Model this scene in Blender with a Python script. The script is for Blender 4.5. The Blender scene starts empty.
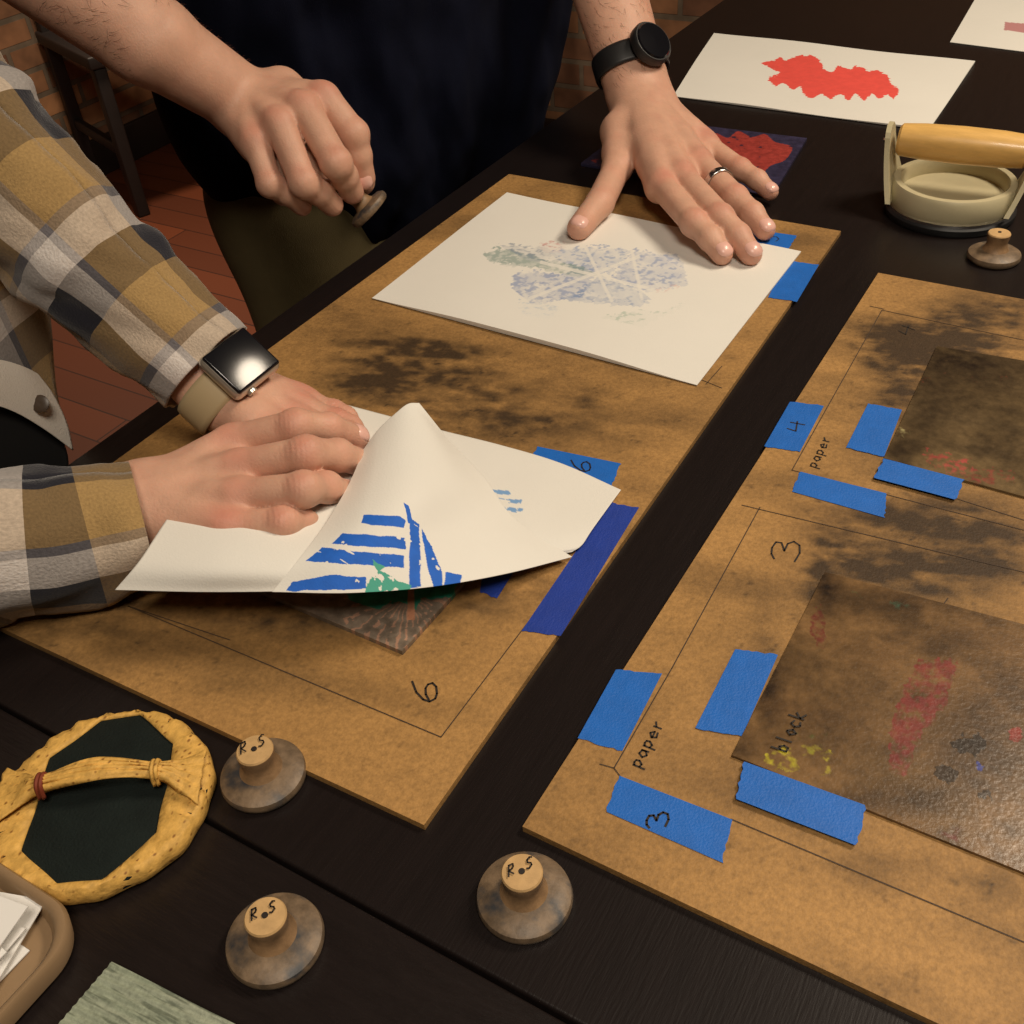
import bpy, bmesh, math, random
import numpy as np
from mathutils import Vector, Matrix
random.seed(4); np.random.seed(4)
scene=bpy.context.scene
# ------------------------------------------------------------------ camera solve (two vanishing points of the boards)
F=1037.0; TZ=0.90; CH=0.39
d1=np.array([818,-942,F]); d2=np.array([2112,692,-F])
Yc=d1/np.linalg.norm(d1); Xc=d2-np.dot(d2,Yc)*Yc; Xc/=np.linalg.norm(Xc); Zc=np.cross(Xc,Yc)
BAS=np.array([Xc,Yc,Zc])           # image vec -> world
CAM=np.array([0,0,TZ+CH])
def ray(px,py): return BAS@np.array([(px-512)/F,(py-512)/F,1.0])
def PZ(px,py,z=0.0):
    r=ray(px,py); t=(TZ+z-CAM[2])/r[2]; return Vector(CAM+t*r)
def PD(px,py,d): return Vector(CAM+ray(px,py)*d)
def PX(px,py,x): r=ray(px,py); return Vector(CAM+r*(x/r[0]))
def proj(A):
    v=(np.asarray(A)-CAM)@BAS   # world->image
    return 512+F*v[...,0]/v[...,2], 512+F*v[...,1]/v[...,2]
IR=Vector(BAS@np.array([1,0,0])); IU=Vector(BAS@np.array([0,-1,0])); IB=Vector(BAS@np.array([0,0,-1]))
cd=bpy.data.cameras.new('camera'); cam=bpy.data.objects.new('camera',cd); scene.collection.objects.link(cam)
cd.sensor_width=36; cd.lens=36*F/1024; cd.clip_start=0.01
m=Matrix.Identity(4)
for i in range(3):
    m[i][0]=IR[i]; m[i][1]=IU[i]; m[i][2]=IB[i]; m[i][3]=CAM[i]
cam.matrix_world=m; scene.camera=cam
try:
    scene.view_settings.view_transform='Standard'
except Exception: pass
# ------------------------------------------------------------------ helpers
def lin(r,g,b):
    f=lambda c:((c/255)/12.92 if c/255<=0.04045 else ((c/255+0.055)/1.055)**2.4)
    return (f(r),f(g),f(b))
def M(name,col=(.5,.5,.5),rough=.5,metal=0,bump=0,bscale=200,var=0,vscale=30,coat=0,sss=0,attr=None,stretch=(1,1,1),spec=.5,sheen=0,spots=None):
    mt=bpy.data.materials.new(name); mt.use_nodes=True; nt=mt.node_tree; N=nt.nodes; L=nt.links
    bs=N['Principled BSDF']; bs.inputs['Roughness'].default_value=rough; bs.inputs['Metallic'].default_value=metal
    bs.inputs['Base Color'].default_value=(*col,1); bs.inputs['Coat Weight'].default_value=coat
    bs.inputs['Specular IOR Level'].default_value=spec; bs.inputs['Sheen Weight'].default_value=sheen
    if sss:
        bs.inputs['Subsurface Weight'].default_value=sss; bs.inputs['Subsurface Scale'].default_value=.006
        bs.inputs['Subsurface Radius'].default_value=(1,.35,.2)
    tc=N.new('ShaderNodeTexCoord'); mp=N.new('ShaderNodeMapping'); mp.inputs['Scale'].default_value=stretch
    L.new(tc.outputs['Object'],mp.inputs['Vector'])
    src=None
    if attr:
        a=N.new('ShaderNodeAttribute'); a.attribute_name=attr; src=a.outputs['Color']
    if var:
        nz=N.new('ShaderNodeTexNoise'); nz.inputs['Scale'].default_value=vscale; nz.inputs['Detail'].default_value=6; nz.inputs['Roughness'].default_value=.65
        L.new(mp.outputs['Vector'],nz.inputs['Vector'])
        rp=N.new('ShaderNodeValToRGB'); rp.color_ramp.elements[0].position=.3; rp.color_ramp.elements[1].position=.7
        rp.color_ramp.elements[0].color=(1-var,1-var,1-var,1); rp.color_ramp.elements[1].color=(1+var*.4,1+var*.4,1+var*.4,1)
        L.new(nz.outputs['Fac'],rp.inputs['Fac'])
        mx=N.new('ShaderNodeMix'); mx.data_type='RGBA'; mx.blend_type='MULTIPLY'; mx.inputs[0].default_value=1
        if src: L.new(src,mx.inputs[6])
        else: mx.inputs[6].default_value=(*col,1)
        L.new(rp.outputs['Color'],mx.inputs[7]); src=mx.outputs[2]
    if spots:
        vo=N.new('ShaderNodeTexVoronoi'); vo.inputs['Scale'].default_value=spots[0]; L.new(mp.outputs['Vector'],vo.inputs['Vector'])
        r2=N.new('ShaderNodeValToRGB'); r2.color_ramp.elements[0].position=.10; r2.color_ramp.elements[0].color=(.85,.85,.85,1); r2.color_ramp.elements[1].position=.26; r2.color_ramp.elements[1].color=(0,0,0,1)
        L.new(vo.outputs['Distance'],r2.inputs['Fac']); m3=N.new('ShaderNodeMix'); m3.data_type='RGBA'; L.new(r2.outputs['Color'],m3.inputs[0]); L.new(src,m3.inputs[6]); m3.inputs[7].default_value=(*spots[1],1); src=m3.outputs[2]
    if src: L.new(src,bs.inputs['Base Color'])
    if bump:
        nb=N.new('ShaderNodeTexNoise'); nb.inputs['Scale'].default_value=bscale; nb.inputs['Detail'].default_value=4
        L.new(mp.outputs['Vector'],nb.inputs['Vector'])
        b=N.new('ShaderNodeBump'); b.inputs['Strength'].default_value=bump; b.inputs['Distance'].default_value=.001
        L.new(nb.outputs['Fac'],b.inputs['Height']); L.new(b.outputs['Normal'],bs.inputs['Normal'])
    return mt
def empty(name):
    e=bpy.data.objects.new(name,None); scene.collection.objects.link(e); e.empty_display_size=.05; return e
def mob(name,verts,faces,mat=None,parent=None,smooth=False,cols=None,uvs=None):
    me=bpy.data.meshes.new(name); me.from_pydata([tuple(v) for v in verts],[],[tuple(f) for f in faces]); me.update()
    if smooth: me.polygons.foreach_set('use_smooth',[True]*len(me.polygons))
    if cols is not None:
        ca=me.color_attributes.new('Col','FLOAT_COLOR','POINT'); c=np.ones((len(verts),4),np.float32); c[:,:3]=cols
        ca.data.foreach_set('color',c.ravel())
    if uvs is not None:
        ul=me.uv_layers.new(name='UVMap'); li=np.zeros(len(me.loops),np.int32); me.loops.foreach_get('vertex_index',li)
        ul.data.foreach_set('uv',np.asarray(uvs,np.float32)[li].ravel())
    ob=bpy.data.objects.new(name,me); scene.collection.objects.link(ob)
    if mat: me.materials.append(mat)
    if parent: ob.parent=parent
    return ob
def recalc(ob):
    bm=bmesh.new(); bm.from_mesh(ob.data); bmesh.ops.recalc_face_normals(bm,faces=bm.faces); bm.to_mesh(ob.data); bm.free(); return ob
def box(name,c,s,mat,parent=None,bev=.0,rot=None):
    bm=bmesh.new(); bmesh.ops.create_cube(bm,size=1)
    for v in bm.verts: v.co=Vector((v.co.x*s[0],v.co.y*s[1],v.co.z*s[2]))
    if bev: bmesh.ops.bevel(bm,geom=bm.edges[:],offset=bev,segments=4,affect='EDGES',profile=.5)
    me=bpy.data.meshes.new(name); bm.to_mesh(me); bm.free()
    ob=bpy.data.objects.new(name,me); scene.collection.objects.link(ob); me.materials.append(mat)
    mw=Matrix.Translation(Vector(c))
    if rot is not None: mw=mw@rot.to_4x4()
    me.transform(mw)
    if bev: me.polygons.foreach_set('use_smooth',[True]*len(me.polygons))
    if parent: ob.parent=parent
    return ob
def frame(z,x=None):
    z=Vector(z).normalized()
    x=Vector(x) if x is not None else (Vector((1,0,0)) if abs(z.x)<.9 else Vector((0,1,0)))
    x=(x-z*x.dot(z)).normalized(); y=z.cross(x)
    return Matrix((x,y,z)).transposed()
def lathe(name,prof,c,mat,parent=None,seg=48,axis=(0,0,1),sc=(1,1),mats=None):
    R=frame(axis); vs=[];fs=[]
    for r,z in prof:
        for i in range(seg):
            a=2*math.pi*i/seg; vs.append(Vector(c)+R@Vector((r*math.cos(a)*sc[0],r*math.sin(a)*sc[1],z)))
    n=len(prof)
    for j in range(n-1):
        for i in range(seg):
            k=(i+1)%seg; fs.append((j*seg+i,j*seg+k,(j+1)*seg+k,(j+1)*seg+i))
    fs.append(tuple(range(seg))[::-1]); fs.append(tuple((n-1)*seg+i for i in range(seg)))
    ob=mob(name,vs,fs,mat,parent,smooth=True); recalc(ob)
    md=ob.modifiers.new('es','EDGE_SPLIT'); md.split_angle=math.radians(40)
    return ob
def catmull(P,n):
    P=[np.array(p,float) for p in P]; P=[2*P[0]-P[1]]+P+[2*P[-1]-P[-2]]
    out=[]; seg=len(P)-3
    for i in range(n):
        t=i/(n-1)*seg; k=min(int(t),seg-1); u=t-k
        a,b,c,d=P[k:k+4]
        out.append(.5*((2*b)+(-a+c)*u+(2*a-5*b+4*c-d)*u*u+(-a+3*b-3*c+d)*u**3))
    return np.array(out)
def smoothpoly(P,k=6):
    n=len(P); out=[]
    for i in range(n):
        a,b,c,d=[np.array(P[(i+q)%n],float) for q in(-1,0,1,2)]
        for j in range(k):
            u=j/k; out.append(tuple(.5*((2*b)+(-a+c)*u+(2*a-5*b+4*c-d)*u*u+(-a+3*b-3*c+d)*u**3)))
    return out
def vnoise(x,y,seed=0):
    xi=np.floor(x);yi=np.floor(y);xf=x-xi;yf=y-yi
    h=lambda a,b:np.modf(np.abs(np.sin(a*127.1+b*311.7+seed*74.7)*43758.5453))[0]
    u=xf*xf*(3-2*xf);v=yf*yf*(3-2*yf)
    return (h(xi,yi)*(1-u)+h(xi+1,yi)*u)*(1-v)+(h(xi,yi+1)*(1-u)+h(xi+1,yi+1)*u)*v
def fbm(x,y,seed=0,o=5):
    s=0;a=.5;t=0
    for i in range(o): s=s+a*vnoise(x,y,seed+i*13);t+=a;x=x*2.03+7.1;y=y*2.03+3.7;a*=.5
    return s/t
def inpoly(px,py,poly):
    r=np.zeros(px.shape,bool); n=len(poly)
    for i in range(n):
        x1,y1=poly[i];x2,y2=poly[(i+1)%n]
        if y1==y2: continue
        c=((y1>py)!=(y2>py))&(px<(x2-x1)*(py-y1)/(y2-y1)+x1); r^=c
    return r
def tube(name,P,R,mat,parent=None,n=40,seg=24,flat=1.0,up=None,fold=0,fseed=0,caps=True,closed_uv=True,solid=0):
    C=catmull([list(p) for p in P],n); RR=catmull([[r,0,0] for r in R],n)[:,0]
    T=np.gradient(C,axis=0); T/=np.linalg.norm(T,axis=1)[:,None]
    s=np.concatenate([[0],np.cumsum(np.linalg.norm(np.diff(C,axis=0),axis=1))])
    nx=np.array(up if up is not None else (0,0,1),float); vs=[];uv=[];fs=[]
    for j in range(n):
        nx=nx-T[j]*nx.dot(T[j]); nx/=np.linalg.norm(nx); ny=np.cross(T[j],nx)
        for i in range(seg+1):
            a=2*math.pi*i/seg; r=RR[j]
            if fold:
                aa=a%(2*math.pi)
                w=float(fbm(np.array(3+2.2*math.cos(aa)+s[j]*22),np.array(5+2.2*math.sin(aa)+s[j]*9),fseed,3))-.5
                w+=.5*(float(vnoise(np.array(s[j]*60+1.5*math.cos(aa+1)),np.array(2+1.2*math.sin(aa)),fseed+5))-.5)
                r*=1+fold*w
            vs.append(C[j]+nx*math.cos(a)*r/flat+ny*math.sin(a)*r); uv.append((a*np.mean(RR),s[j]))
    for j in range(n-1):
        for i in range(seg):
            a=j*(seg+1)+i; fs.append((a,a+1,a+seg+2,a+seg+1))
    if caps: fs.append(tuple(range(seg))[::-1]); fs.append(tuple((n-1)*(seg+1)+i for i in range(seg)))
    ob=mob(name,vs,fs,mat,parent,smooth=True,uvs=uv)
    if solid:
        md=ob.modifiers.new('s','SOLIDIFY'); md.thickness=solid; md.offset=-1
    return ob
def slabgrid(name,cor,thick,nu,nv,colfn,mat,parent=None,hfn=None):
    a,b,c,d=[np.array(p) for p in cor]
    u,v=np.meshgrid(np.linspace(0,1,nu),np.linspace(0,1,nv)); u=u[...,None];v=v[...,None]
    G=(a*(1-u)+b*u)*(1-v)+(d*(1-u)+c*u)*v
    zb_=G[...,2].copy().ravel()
    if hfn: G[...,2]+=hfn(u[...,0],v[...,0])
    V=G.reshape(-1,3); px,py=proj(V); col=colfn(px,py,V[:,0],V[:,1])
    idx=np.arange(nu*nv).reshape(nv,nu)
    f=np.stack([idx[:-1,:-1],idx[:-1,1:],idx[1:,1:],idx[1:,:-1]],-1).reshape(-1,4).tolist()
    border=list(idx[0,:])+list(idx[1:,-1])+list(idx[-1,-2::-1])+list(idx[-2:0:-1,0])
    vs=V.tolist(); base=len(vs); cols=col.tolist()
    for k in border:
        p=V[k].copy(); p[2]=zb_[k]-thick; vs.append(p.tolist()); cols.append((col[k]*.8).tolist())
    nb=len(border)
    for i in range(nb):
        j=(i+1)%nb; f.append((border[i],base+i,base+j,border[j]))
    f.append(tuple(base+i for i in range(nb))[::-1])
    ob=mob(name,vs,f,mat,parent,cols=np.array(cols))
    recalc(ob)
    return ob
# ---- surface nets
def surface_nets(Fv,org,h):
    S=Fv<0; nx,ny,nz=Fv.shape
    cs=[(i,j,k) for i in(0,1) for j in(0,1) for k in(0,1)]
    cnt=np.zeros((nx-1,ny-1,nz-1),np.int8)
    for i,j,k in cs: cnt+=S[i:nx-1+i,j:ny-1+j,k:nz-1+k]
    act=(cnt>0)&(cnt<8); idx=np.argwhere(act); ids=-np.ones(act.shape,np.int64); ids[act]=np.arange(len(idx))
    V={c:Fv[idx[:,0]+c[0],idx[:,1]+c[1],idx[:,2]+c[2]] for c in cs}
    acc=np.zeros((len(idx),3));n=np.zeros(len(idx))
    for a in cs:
        for ax in range(3):
            if a[ax]==0:
                b=list(a);b[ax]=1;b=tuple(b); fa=V[a];fb=V[b]; m=(fa<0)!=(fb<0)
                t=np.where(m,fa/np.where(m,fa-fb,1),0); p=np.array(a)+t[:,None]*(np.array(b)-np.array(a))
                acc[m]+=p[m]; n[m]+=1
    verts=org+h*(idx+acc/n[:,None]); faces=[]
    for ax in range(3):
        o=[i for i in range(3) if i!=ax]
        sl0=[slice(1,-1)]*3; sl1=[slice(1,-1)]*3; sl0[ax]=slice(0,-1); sl1[ax]=slice(1,None)
        a=S[tuple(sl0)];b=S[tuple(sl1)]; e=np.argwhere(a!=b)
        if len(e)==0: continue
        g=e.copy(); g[:,o[0]]+=1; g[:,o[1]]+=1
        sgn=a[tuple(e.T)]
        def cell(d0,d1):
            q=g.copy(); q[:,o[0]]-=d0; q[:,o[1]]-=d1; return ids[tuple(q.T)]
        q=np.stack([cell(1,1),cell(0,1),cell(0,0),cell(1,0)],1)
        if ax==1: sgn=~sgn
        q[~sgn]=q[~sgn][:,::-1]; faces.append(q)
    faces=np.concatenate(faces); return verts,faces
def smin(a,b,k):
    h=np.clip(.5+.5*(b-a)/k,0,1); return b*(1-h)+a*h-k*h*(1-h)
class Field:
    def __init__(s,lo,hi,h):
        s.h=h; s.lo=np.array(lo,float)-4*h; n=np.ceil((np.array(hi)+4*h-s.lo)/h).astype(int)+1; s.n=n
        s.ax=[(s.lo[i]+h*np.arange(n[i])).astype(np.float32) for i in range(3)]
    def prim(s,F,p,k):
        p0,p1,r0,r1=[np.array(x,float) for x in p[:4]]; nn=None
        if len(p)>4: nn=np.array(p[4],float);nn/=np.linalg.norm(nn);kk=p[5]
        mr=max(float(r0),float(r1))+k+.006
        lo=np.minimum(p0,p1)-mr;hi=np.maximum(p0,p1)+mr
        a=np.maximum(((lo-s.lo)/s.h).astype(int),0);b=np.minimum(((hi-s.lo)/s.h).astype(int)+2,s.n)
        if np.any(b<=a): return
        X=s.ax[0][a[0]:b[0],None,None]-p0[0];Y=s.ax[1][None,a[1]:b[1],None]-p0[1];Z=s.ax[2][None,None,a[2]:b[2]]-p0[2]
        d=p1-p0;L=max(d@d,1e-12); t=np.clip((X*d[0]+Y*d[1]+Z*d[2])/L,0,1)
        qx=X-t*d[0];qy=Y-t*d[1];qz=Z-t*d[2]; q2=qx*qx+qy*qy+qz*qz
        if nn is not None:
            c=qx*nn[0]+qy*nn[1]+qz*nn[2]; q2=q2+(kk*kk-1)*c*c
        D=np.sqrt(q2)-(float(r0)*(1-t)+float(r1)*t)
        sl=tuple(slice(a[i],b[i]) for i in range(3)); F[sl]=smin(F[sl],D.astype(np.float32),k)
    def group(s,prims,k):
        F=np.full(s.n,.05,np.float32)
        for p in prims: s.prim(F,p,k)
        return F
def blob(name,base,groups,k0,mat,parent,h,colfn=None,sm=3,kj=.006,disp=None):
    al=list(base)+[p for g in groups for p in g]
    pts=np.array([list(p[0]) for p in al]+[list(p[1]) for p in al]); rm=np.array([float(p[2]) for p in al]+[float(p[3]) for p in al])[:,None]
    fl=Field((pts-rm).min(0)-.004,(pts+rm).max(0)+.004,h)
    B=fl.group(base,k0); T=B.copy()
    for g in groups:
        G=fl.group(g,.003); T=np.minimum(T,smin(B,G,kj))
    V,Fc=surface_nets(T,fl.lo,h)
    e=np.concatenate([Fc[:,[0,1]],Fc[:,[1,2]],Fc[:,[2,3]],Fc[:,[3,0]]])
    for it in range(sm):
        A=np.zeros_like(V)
        for q in range(3):
            A[:,q]=np.bincount(e[:,0],V[e[:,1],q],len(V))+np.bincount(e[:,1],V[e[:,0],q],len(V))
        c=np.bincount(e[:,0],minlength=len(V))+np.bincount(e[:,1],minlength=len(V))
        V=V*.5+.5*A/c[:,None]
    if disp is not None: V=V+disp(V)
    cols=colfn(V) if colfn else None
    return mob(name,V,Fc.tolist(),mat,parent,smooth=True,cols=cols)
# ------------------------------------------------------------------ materials
m_paper=M('paper_mat',rough=.75,attr='Col',bump=.15,bscale=900,var=.03,vscale=8)
m_board=M('hardboard_mat',rough=.6,attr='Col',bump=.3,bscale=800,var=.30,vscale=420,spec=.35)
m_plate=M('inked_plate_mat',rough=.3,attr='Col',var=.35,vscale=220,bump=.15,bscale=500,coat=.12)
m_tape=M('painters_tape_mat',lin(20,100,190),rough=.55,var=.12,vscale=90,bump=.3,bscale=900)
m_tape2=M('dark_painters_tape_mat',lin(28,58,150),rough=.55,var=.12,vscale=90,bump=.3,bscale=900)
m_ink=M('marker_ink_mat',lin(35,28,24),rough=.6)
m_pencil=M('pencil_line_mat',lin(62,46,32),rough=.7)
m_skin=M('skin_mat',rough=.52,attr='Col',sss=.12,bump=.28,bscale=650,var=.10,vscale=70,spec=.4)
m_nail=M('nail_mat',lin(226,178,164),rough=.3,coat=.2)
m_hair=M('arm_hair_mat',lin(96,66,48),rough=.5)
m_navy=M('navy_cloth_mat',lin(13,16,32),rough=.95,bump=.5,bscale=900,var=.25,vscale=20,spec=.12)
m_black=M('black_cloth_mat',lin(14,13,14),rough=.9)
m_khaki=M('khaki_cloth_mat',lin(118,106,74),rough=.85,bump=.5,bscale=1200,var=.15,vscale=20,spec=.2)
m_jeans=M('dark_trousers_mat',lin(26,28,36),rough=.85,bump=.5,bscale=1200)
m_shoe=M('shoe_leather_mat',lin(30,22,18),rough=.5)
m_hhair=M('head_hair_mat',lin(50,32,20),rough=.6,bump=1,bscale=200,stretch=(1,1,.2))
m_steel=M('steel_mat',(.72,.72,.72),rough=.25,metal=1)
m_blackgloss=M('black_glass_mat',(.006,.006,.008),rough=.16)
m_blackrub=M('black_rubber_mat',(.012,.012,.013),rough=.45)
m_beigeband=M('beige_band_mat',lin(184,164,126),rough=.6)
m_alu=M('champagne_aluminium_mat',lin(205,198,185),rough=.3,metal=.8)
m_cream=M('cream_enamel_mat',lin(190,180,146),rough=.4,var=.06,vscale=60)
m_maple=M('maple_handle_mat',lin(226,180,104),rough=.35,coat=.2,var=.15,vscale=60,stretch=(1,5,5))
m_knobtop=M('knob_endgrain_mat',lin(194,158,108),rough=.6,var=.2,vscale=200)
m_knob=M('knob_wood_mat',lin(142,112,80),rough=.5,var=.5,vscale=90,bump=.3,bscale=300)
m_bamboo=M('bamboo_sheath_mat',lin(216,170,88),rough=.6,var=.35,vscale=300,bump=.9,bscale=240,stretch=(1,.6,1),spec=.3,spots=(330,lin(120,74,30)))
m_lacq=M('black_baren_cloth_mat',lin(22,30,28),rough=.85,bump=.8,bscale=900,var=.3,vscale=60,spec=.2)
m_redtie=M('tie_cord_mat',lin(120,50,26),rough=.7)
m_tray=M('tan_tray_mat',lin(146,120,90),rough=.45,var=.1,vscale=30)
m_white=M('white_paper_mat',lin(228,226,222),rough=.8)
m_plaster=M('painted_plaster_mat',lin(120,105,90),rough=.9,bump=.2,bscale=60)
m_darkwood=M('dark_chair_wood_mat',lin(30,21,18),rough=.55,var=.3,vscale=20)
m_button=M('button_mat',lin(70,55,42),rough=.4)
m_table=M('espresso_wood_mat',lin(27,21,20),rough=.34,var=.2,vscale=20,stretch=(10,1,1),bump=.14,bscale=80,spec=.4)
m_table2=M('espresso_wood_cross_mat',lin(28,22,21),rough=.34,var=.25,vscale=20,stretch=(1.5,10,1),bump=.4,bscale=70,spec=.45)
def knobbasemat():
    mt=M('inky_wood_mat',lin(122,102,80),rough=.5,var=.55,vscale=120,bump=.3,bscale=200); N=mt.node_tree.nodes; L=mt.node_tree.links; bs=N['Principled BSDF']
    src=bs.inputs['Base Color'].links[0].from_socket
    tc=N.new('ShaderNodeTexCoord'); nz=N.new('ShaderNodeTexNoise'); nz.inputs['Scale'].default_value=80; nz.inputs['Detail'].default_value=5; L.new(tc.outputs['Object'],nz.inputs['Vector'])
    r=N.new('ShaderNodeValToRGB'); r.color_ramp.elements[0].position=.50; r.color_ramp.elements[1].position=.66; L.new(nz.outputs['Fac'],r.inputs['Fac'])
    mx=N.new('ShaderNodeMix'); mx.data_type='RGBA'; L.new(r.outputs['Color'],mx.inputs[0]); L.new(src,mx.inputs[6]); mx.inputs[7].default_value=(*lin(60,60,62),1); L.new(mx.outputs[2],bs.inputs['Base Color']); return mt
m_knobbase=knobbasemat()
def brickmat():
    mt=bpy.data.materials.new('brick_mat'); mt.use_nodes=True; N=mt.node_tree.nodes; L=mt.node_tree.links; bs=N['Principled BSDF']
    tc=N.new('ShaderNodeTexCoord'); br=N.new('ShaderNodeTexBrick'); br.inputs['Scale'].default_value=1
    br.inputs['Brick Width'].default_value=.21; br.inputs['Row Height'].default_value=.075; br.inputs['Mortar Size'].default_value=.008
    br.inputs['Color1'].default_value=(*lin(164,118,80),1); br.inputs['Color2'].default_value=(*lin(108,74,54),1); br.inputs['Mortar'].default_value=(*lin(108,94,78),1)
    L.new(tc.outputs['UV'],br.inputs['Vector'])
    nz=N.new('ShaderNodeTexNoise'); nz.inputs['Scale'].default_value=14; L.new(tc.outputs['UV'],nz.inputs['Vector'])
    mx=N.new('ShaderNodeMix'); mx.data_type='RGBA'; mx.blend_type='OVERLAY'; mx.inputs[0].default_value=.8
    L.new(br.outputs['Color'],mx.inputs[6]); L.new(nz.outputs['Fac'],mx.inputs[7]); L.new(mx.outputs[2],bs.inputs['Base Color'])
    b=N.new('ShaderNodeBump'); b.inputs['Distance'].default_value=.01; b.invert=True; L.new(br.outputs['Fac'],b.inputs['Height']); L.new(b.outputs['Normal'],bs.inputs['Normal'])
    bs.inputs['Roughness'].default_value=.9; return mt
m_brick=brickmat()
def floormat():
    mt=bpy.data.materials.new('floor_plank_mat'); mt.use_nodes=True; N=mt.node_tree.nodes; L=mt.node_tree.links; bs=N['Principled BSDF']
    tc=N.new('ShaderNodeTexCoord'); br=N.new('ShaderNodeTexBrick'); br.inputs['Scale'].default_value=1
    br.inputs['Brick Width'].default_value=1.2; br.inputs['Row Height'].default_value=.09; br.inputs['Mortar Size'].default_value=.002
    br.inputs['Color1'].default_value=(*lin(106,54,30),1); br.inputs['Color2'].default_value=(*lin(76,38,22),1); br.inputs['Mortar'].default_value=(*lin(44,22,14),1)
    L.new(tc.outputs['UV'],br.inputs['Vector']); L.new(br.outputs['Color'],bs.inputs['Base Color']); bs.inputs['Roughness'].default_value=.45; return mt
m_floor=floormat()
def plaidmat(name='plaid_flannel_mat',per=.092,off=(0,0)):
    mt=bpy.data.materials.new(name); mt.use_nodes=True; N=mt.node_tree.nodes; L=mt.node_tree.links; bs=N['Principled BSDF']
    tc=N.new('ShaderNodeTexCoord'); sp=N.new('ShaderNodeSeparateXYZ'); L.new(tc.outputs['UV'],sp.inputs['Vector'])
    outs=[]
    tan=(*lin(158,128,80),1); cream=(*lin(204,196,190),1); dark=(*lin(20,20,32),1); grey=(*lin(104,100,104),1)
    for ax,o in (('X',off[0]),('Y',off[1])):
        a=N.new('ShaderNodeMath'); a.operation='ADD'; a.inputs[1].default_value=o+5*per; L.new(sp.outputs[ax],a.inputs[0])
        d=N.new('ShaderNodeMath'); d.operation='DIVIDE'; d.inputs[1].default_value=per; L.new(a.outputs[0],d.inputs[0])
        f=N.new('ShaderNodeMath'); f.operation='FRACT'; L.new(d.outputs[0],f.inputs[0])
        r=N.new('ShaderNodeValToRGB'); cr=r.color_ramp; cr.interpolation='CONSTANT'
        cr.elements[0].position=0; cr.elements[0].color=tan; cr.elements[1].position=.28; cr.elements[1].color=dark
        e=cr.elements.new(.60); e.color=cream; e=cr.elements.new(.82); e.color=grey; e=cr.elements.new(.88); e.color=tan
        L.new(f.outputs[0],r.inputs['Fac']); outs.append(r.outputs['Color'])
    mx=N.new('ShaderNodeMix'); mx.data_type='RGBA'; mx.inputs[0].default_value=.5; L.new(outs[0],mx.inputs[6]); L.new(outs[1],mx.inputs[7])
    nz=N.new('ShaderNodeTexNoise'); nz.inputs['Scale'].default_value=600; L.new(tc.outputs['UV'],nz.inputs['Vector'])
    m2=N.new('ShaderNodeMix'); m2.data_type='RGBA'; m2.blend_type='OVERLAY'; m2.inputs[0].default_value=.35; L.new(mx.outputs[2],m2.inputs[6]); L.new(nz.outputs['Fac'],m2.inputs[7])
    L.new(m2.outputs[2],bs.inputs['Base Color']); bs.inputs['Roughness'].default_value=.95; bs.inputs['Sheen Weight'].default_value=.2
    b=N.new('ShaderNodeBump'); b.inputs['Strength'].default_value=.5; b.inputs['Distance'].default_value=.001; L.new(nz.outputs['Fac'],b.inputs['Height']); L.new(b.outputs['Normal'],bs.inputs['Normal'])
    return mt
m_plaid=plaidmat(off=(.01,.062)); m_plaid2=plaidmat('plaid_flannel_b_mat',off=(.03,-.002))
# ------------------------------------------------------------------ room
def quad(name,c,mat,uv):
    return mob(name,c,[(0,1,2,3)],mat,uvs=uv)
X0,X1,Y0,Y1,CZ=-3.0,3.2,-2.6,2.9,3.0
quad('floor',[(X0,Y0,0),(X1,Y0,0),(X1,Y1,0),(X0,Y1,0)],m_floor,[(0,0),(X1-X0,0),(X1-X0,Y1-Y0),(0,Y1-Y0)])
quad('ceiling',[(X0,Y0,CZ),(X0,Y1,CZ),(X1,Y1,CZ),(X1,Y0,CZ)],m_plaster,[(0,0),(1,0),(1,1),(0,1)])
quad('wall_left',[(X0,Y0,0),(X0,Y1,0),(X0,Y1,CZ),(X0,Y0,CZ)],m_brick,[(0,0),(Y1-Y0,0),(Y1-Y0,CZ),(0,CZ)])
quad('wall_back',[(X0,Y1,0),(X1,Y1,0),(X1,Y1,CZ),(X0,Y1,CZ)],m_brick,[(0,0),(X1-X0,0),(X1-X0,CZ),(0,CZ)])
quad('wall_right',[(X1,Y0,0),(X1,Y0,CZ),(X1,Y1,CZ),(X1,Y1,0)],m_plaster,[(0,0),(1,0),(1,1),(0,1)])
quad('wall_front',[(X0,Y0,0),(X0,Y0,CZ),(X1,Y0,CZ),(X1,Y0,0)],m_plaster,[(0,0),(1,0),(1,1),(0,1)])
box('baseboard_left',(X0+.012,(Y0+Y1)/2,.06),(.02,Y1-Y0,.12),m_darkwood,bev=.004)
box('baseboard_back',((X0+X1)/2,Y1-.012,.06),(X1-X0-.06,.02,.12),m_darkwood,bev=.004)
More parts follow.
